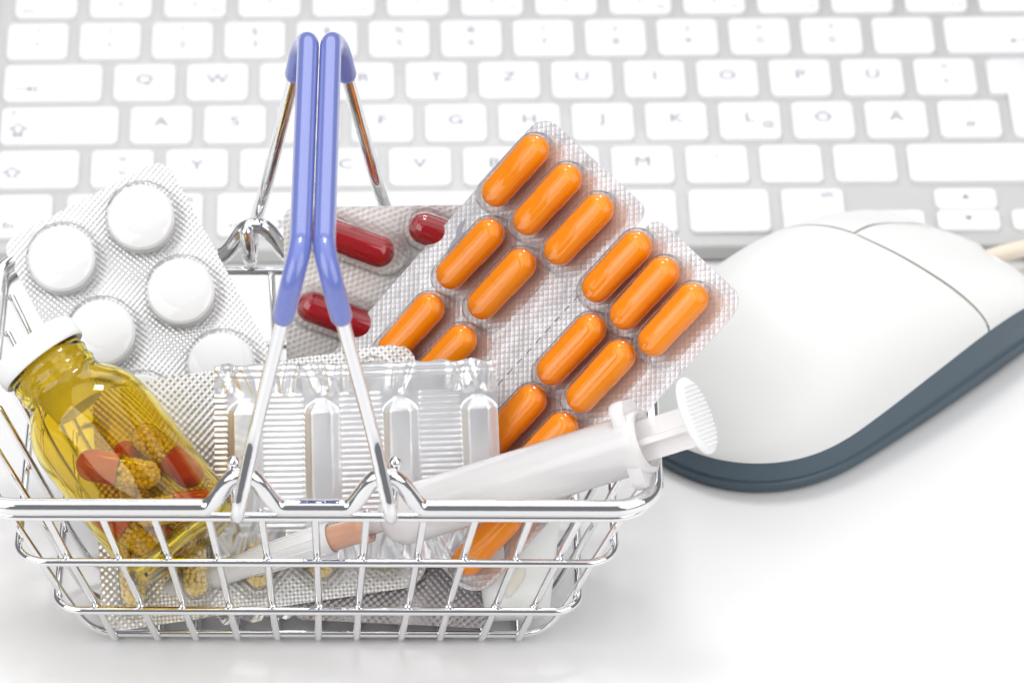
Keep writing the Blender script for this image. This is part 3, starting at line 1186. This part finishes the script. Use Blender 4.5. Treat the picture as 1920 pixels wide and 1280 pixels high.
CAPS = [((1.4, 2.0, 24.2), (-0.66, 0.0, -0.75), 'russet and clear pellet capsule lying in front inside the yellow bottle'),
        ((-9.0, -3.4, 20.6), (0.22, 0.05, 0.97), 'russet and clear pellet capsule standing upright against the right bottle wall'),
        ((1.6, -7.6, 21.5), (0.45, 0.0, -0.89), 'russet capsule half hidden behind the front capsule in the bottle'),
        ((-3.2, 2.0, 9.0), (0.83, 0.05, 0.50), 'capsule with russet end at lower right of the bottle base'),
        ((8.4, -0.5, 12.6), (-0.28, -0.1, -0.95), 'russet capsule at lower left of the bottle base'),
        ((0.4, -7.0, 7.6), (-0.95, 0.1, -0.05), 'capsule lying lowest across the rear of the bottle base')]
for i, (c, d, lab) in enumerate(CAPS):
    d = V(d).normalized()
    q = d.to_track_quat('X', 'Z').to_matrix().to_4x4()
    mt4 = BO @ Matrix.Translation(V(c) * S) @ q
    t = thing('capsule', lab, 'capsule', mt4, 'capsules inside the bottle')
    link('cap_half', shell_r, t)
    k = link('clear_half', shell_l, t)
    bd = link('beads', beads_half, k)
    bd.matrix_local = Matrix.Rotation(i * 1.3, 4, 'X')
    tag(bd, kind='stuff')

# ------------------------------------------------------------------ white pouch and foil scrap
pc = thing('plastic_pouch', 'milky white plastic pouch with a cream teardrop bulge in the right end of the basket', 'pouch',
           frame((2.0, -121.0, 4.8), (0.995, 0.10, 0), (0, 0.35, 0.94), (0, -0.94, 0.35)))
mb = MB()
rings = []
for k in range(15):
    t = k / 14
    y = 34.0 * t
    hw = 7.2 + 4.6 * t
    th = 0.4 + 4.2 * math.sin(PI * min(1, t * 1.02)) ** 0.55
    rings.append([(hw * math.copysign(abs(math.cos(a)) ** 0.7, math.cos(a)), y, th * math.copysign(abs(math.sin(a)) ** 0.9, math.sin(a))) for a in [2 * PI * q / 32 for q in range(32)]])
loft(mb, rings)
mb.build('pouch_body', 'pouch_white', pc)
mb = MB()
rings = []
for k in range(11):
    t = k / 10
    y = 6.5 + 9.0 * t
    r = 3.2 * math.sin(PI * (0.04 + 0.92 * t)) ** 0.8 * (0.55 + 0.45 * t)
    rings.append([(-2.4 + 3.0 * t + r * math.cos(a), y, 3.9 + r * 0.45 * math.sin(a)) for a in [2 * PI * q / 20 for q in range(20)]])
loft(mb, rings)
mb.build('teardrop_bulge', 'pouch_cream', pc)

fs_ = MB()
rnd = random.Random(12)
nx, ny = 26, 10
vs, fc = [], []
for j in range(ny + 1):
    for i in range(nx + 1):
        x, y = 25.0 * i / nx, 9.0 * j / ny * (0.55 + 0.45 * i / nx)
        z = 1.6 + 1.4 * math.sin(x * 0.9 + 2.2 * math.sin(y * 0.7)) * 0.5 + rnd.uniform(-0.35, 0.35) + (1.6 if i < 5 else 0)
        vs.append((x, y, z))
for j in range(ny):
    for i in range(nx):
        k = j * (nx + 1) + i
        fc.append((k, k + 1, k + nx + 2, k + nx + 1))
fs_.add(vs, fc)
scrap = fs_.build('foil_scrap', 'foil_plain', None, smooth=False)
scrap.matrix_world = Matrix.Translation(V((-70, -125.5, 4.2)) * S) @ Matrix.Rotation(math.radians(10), 4, 'Z')
tag(scrap, 'small crumpled grey foil scrap on the basket floor near the front', 'foil scrap')
bpy.context.view_layer.update()
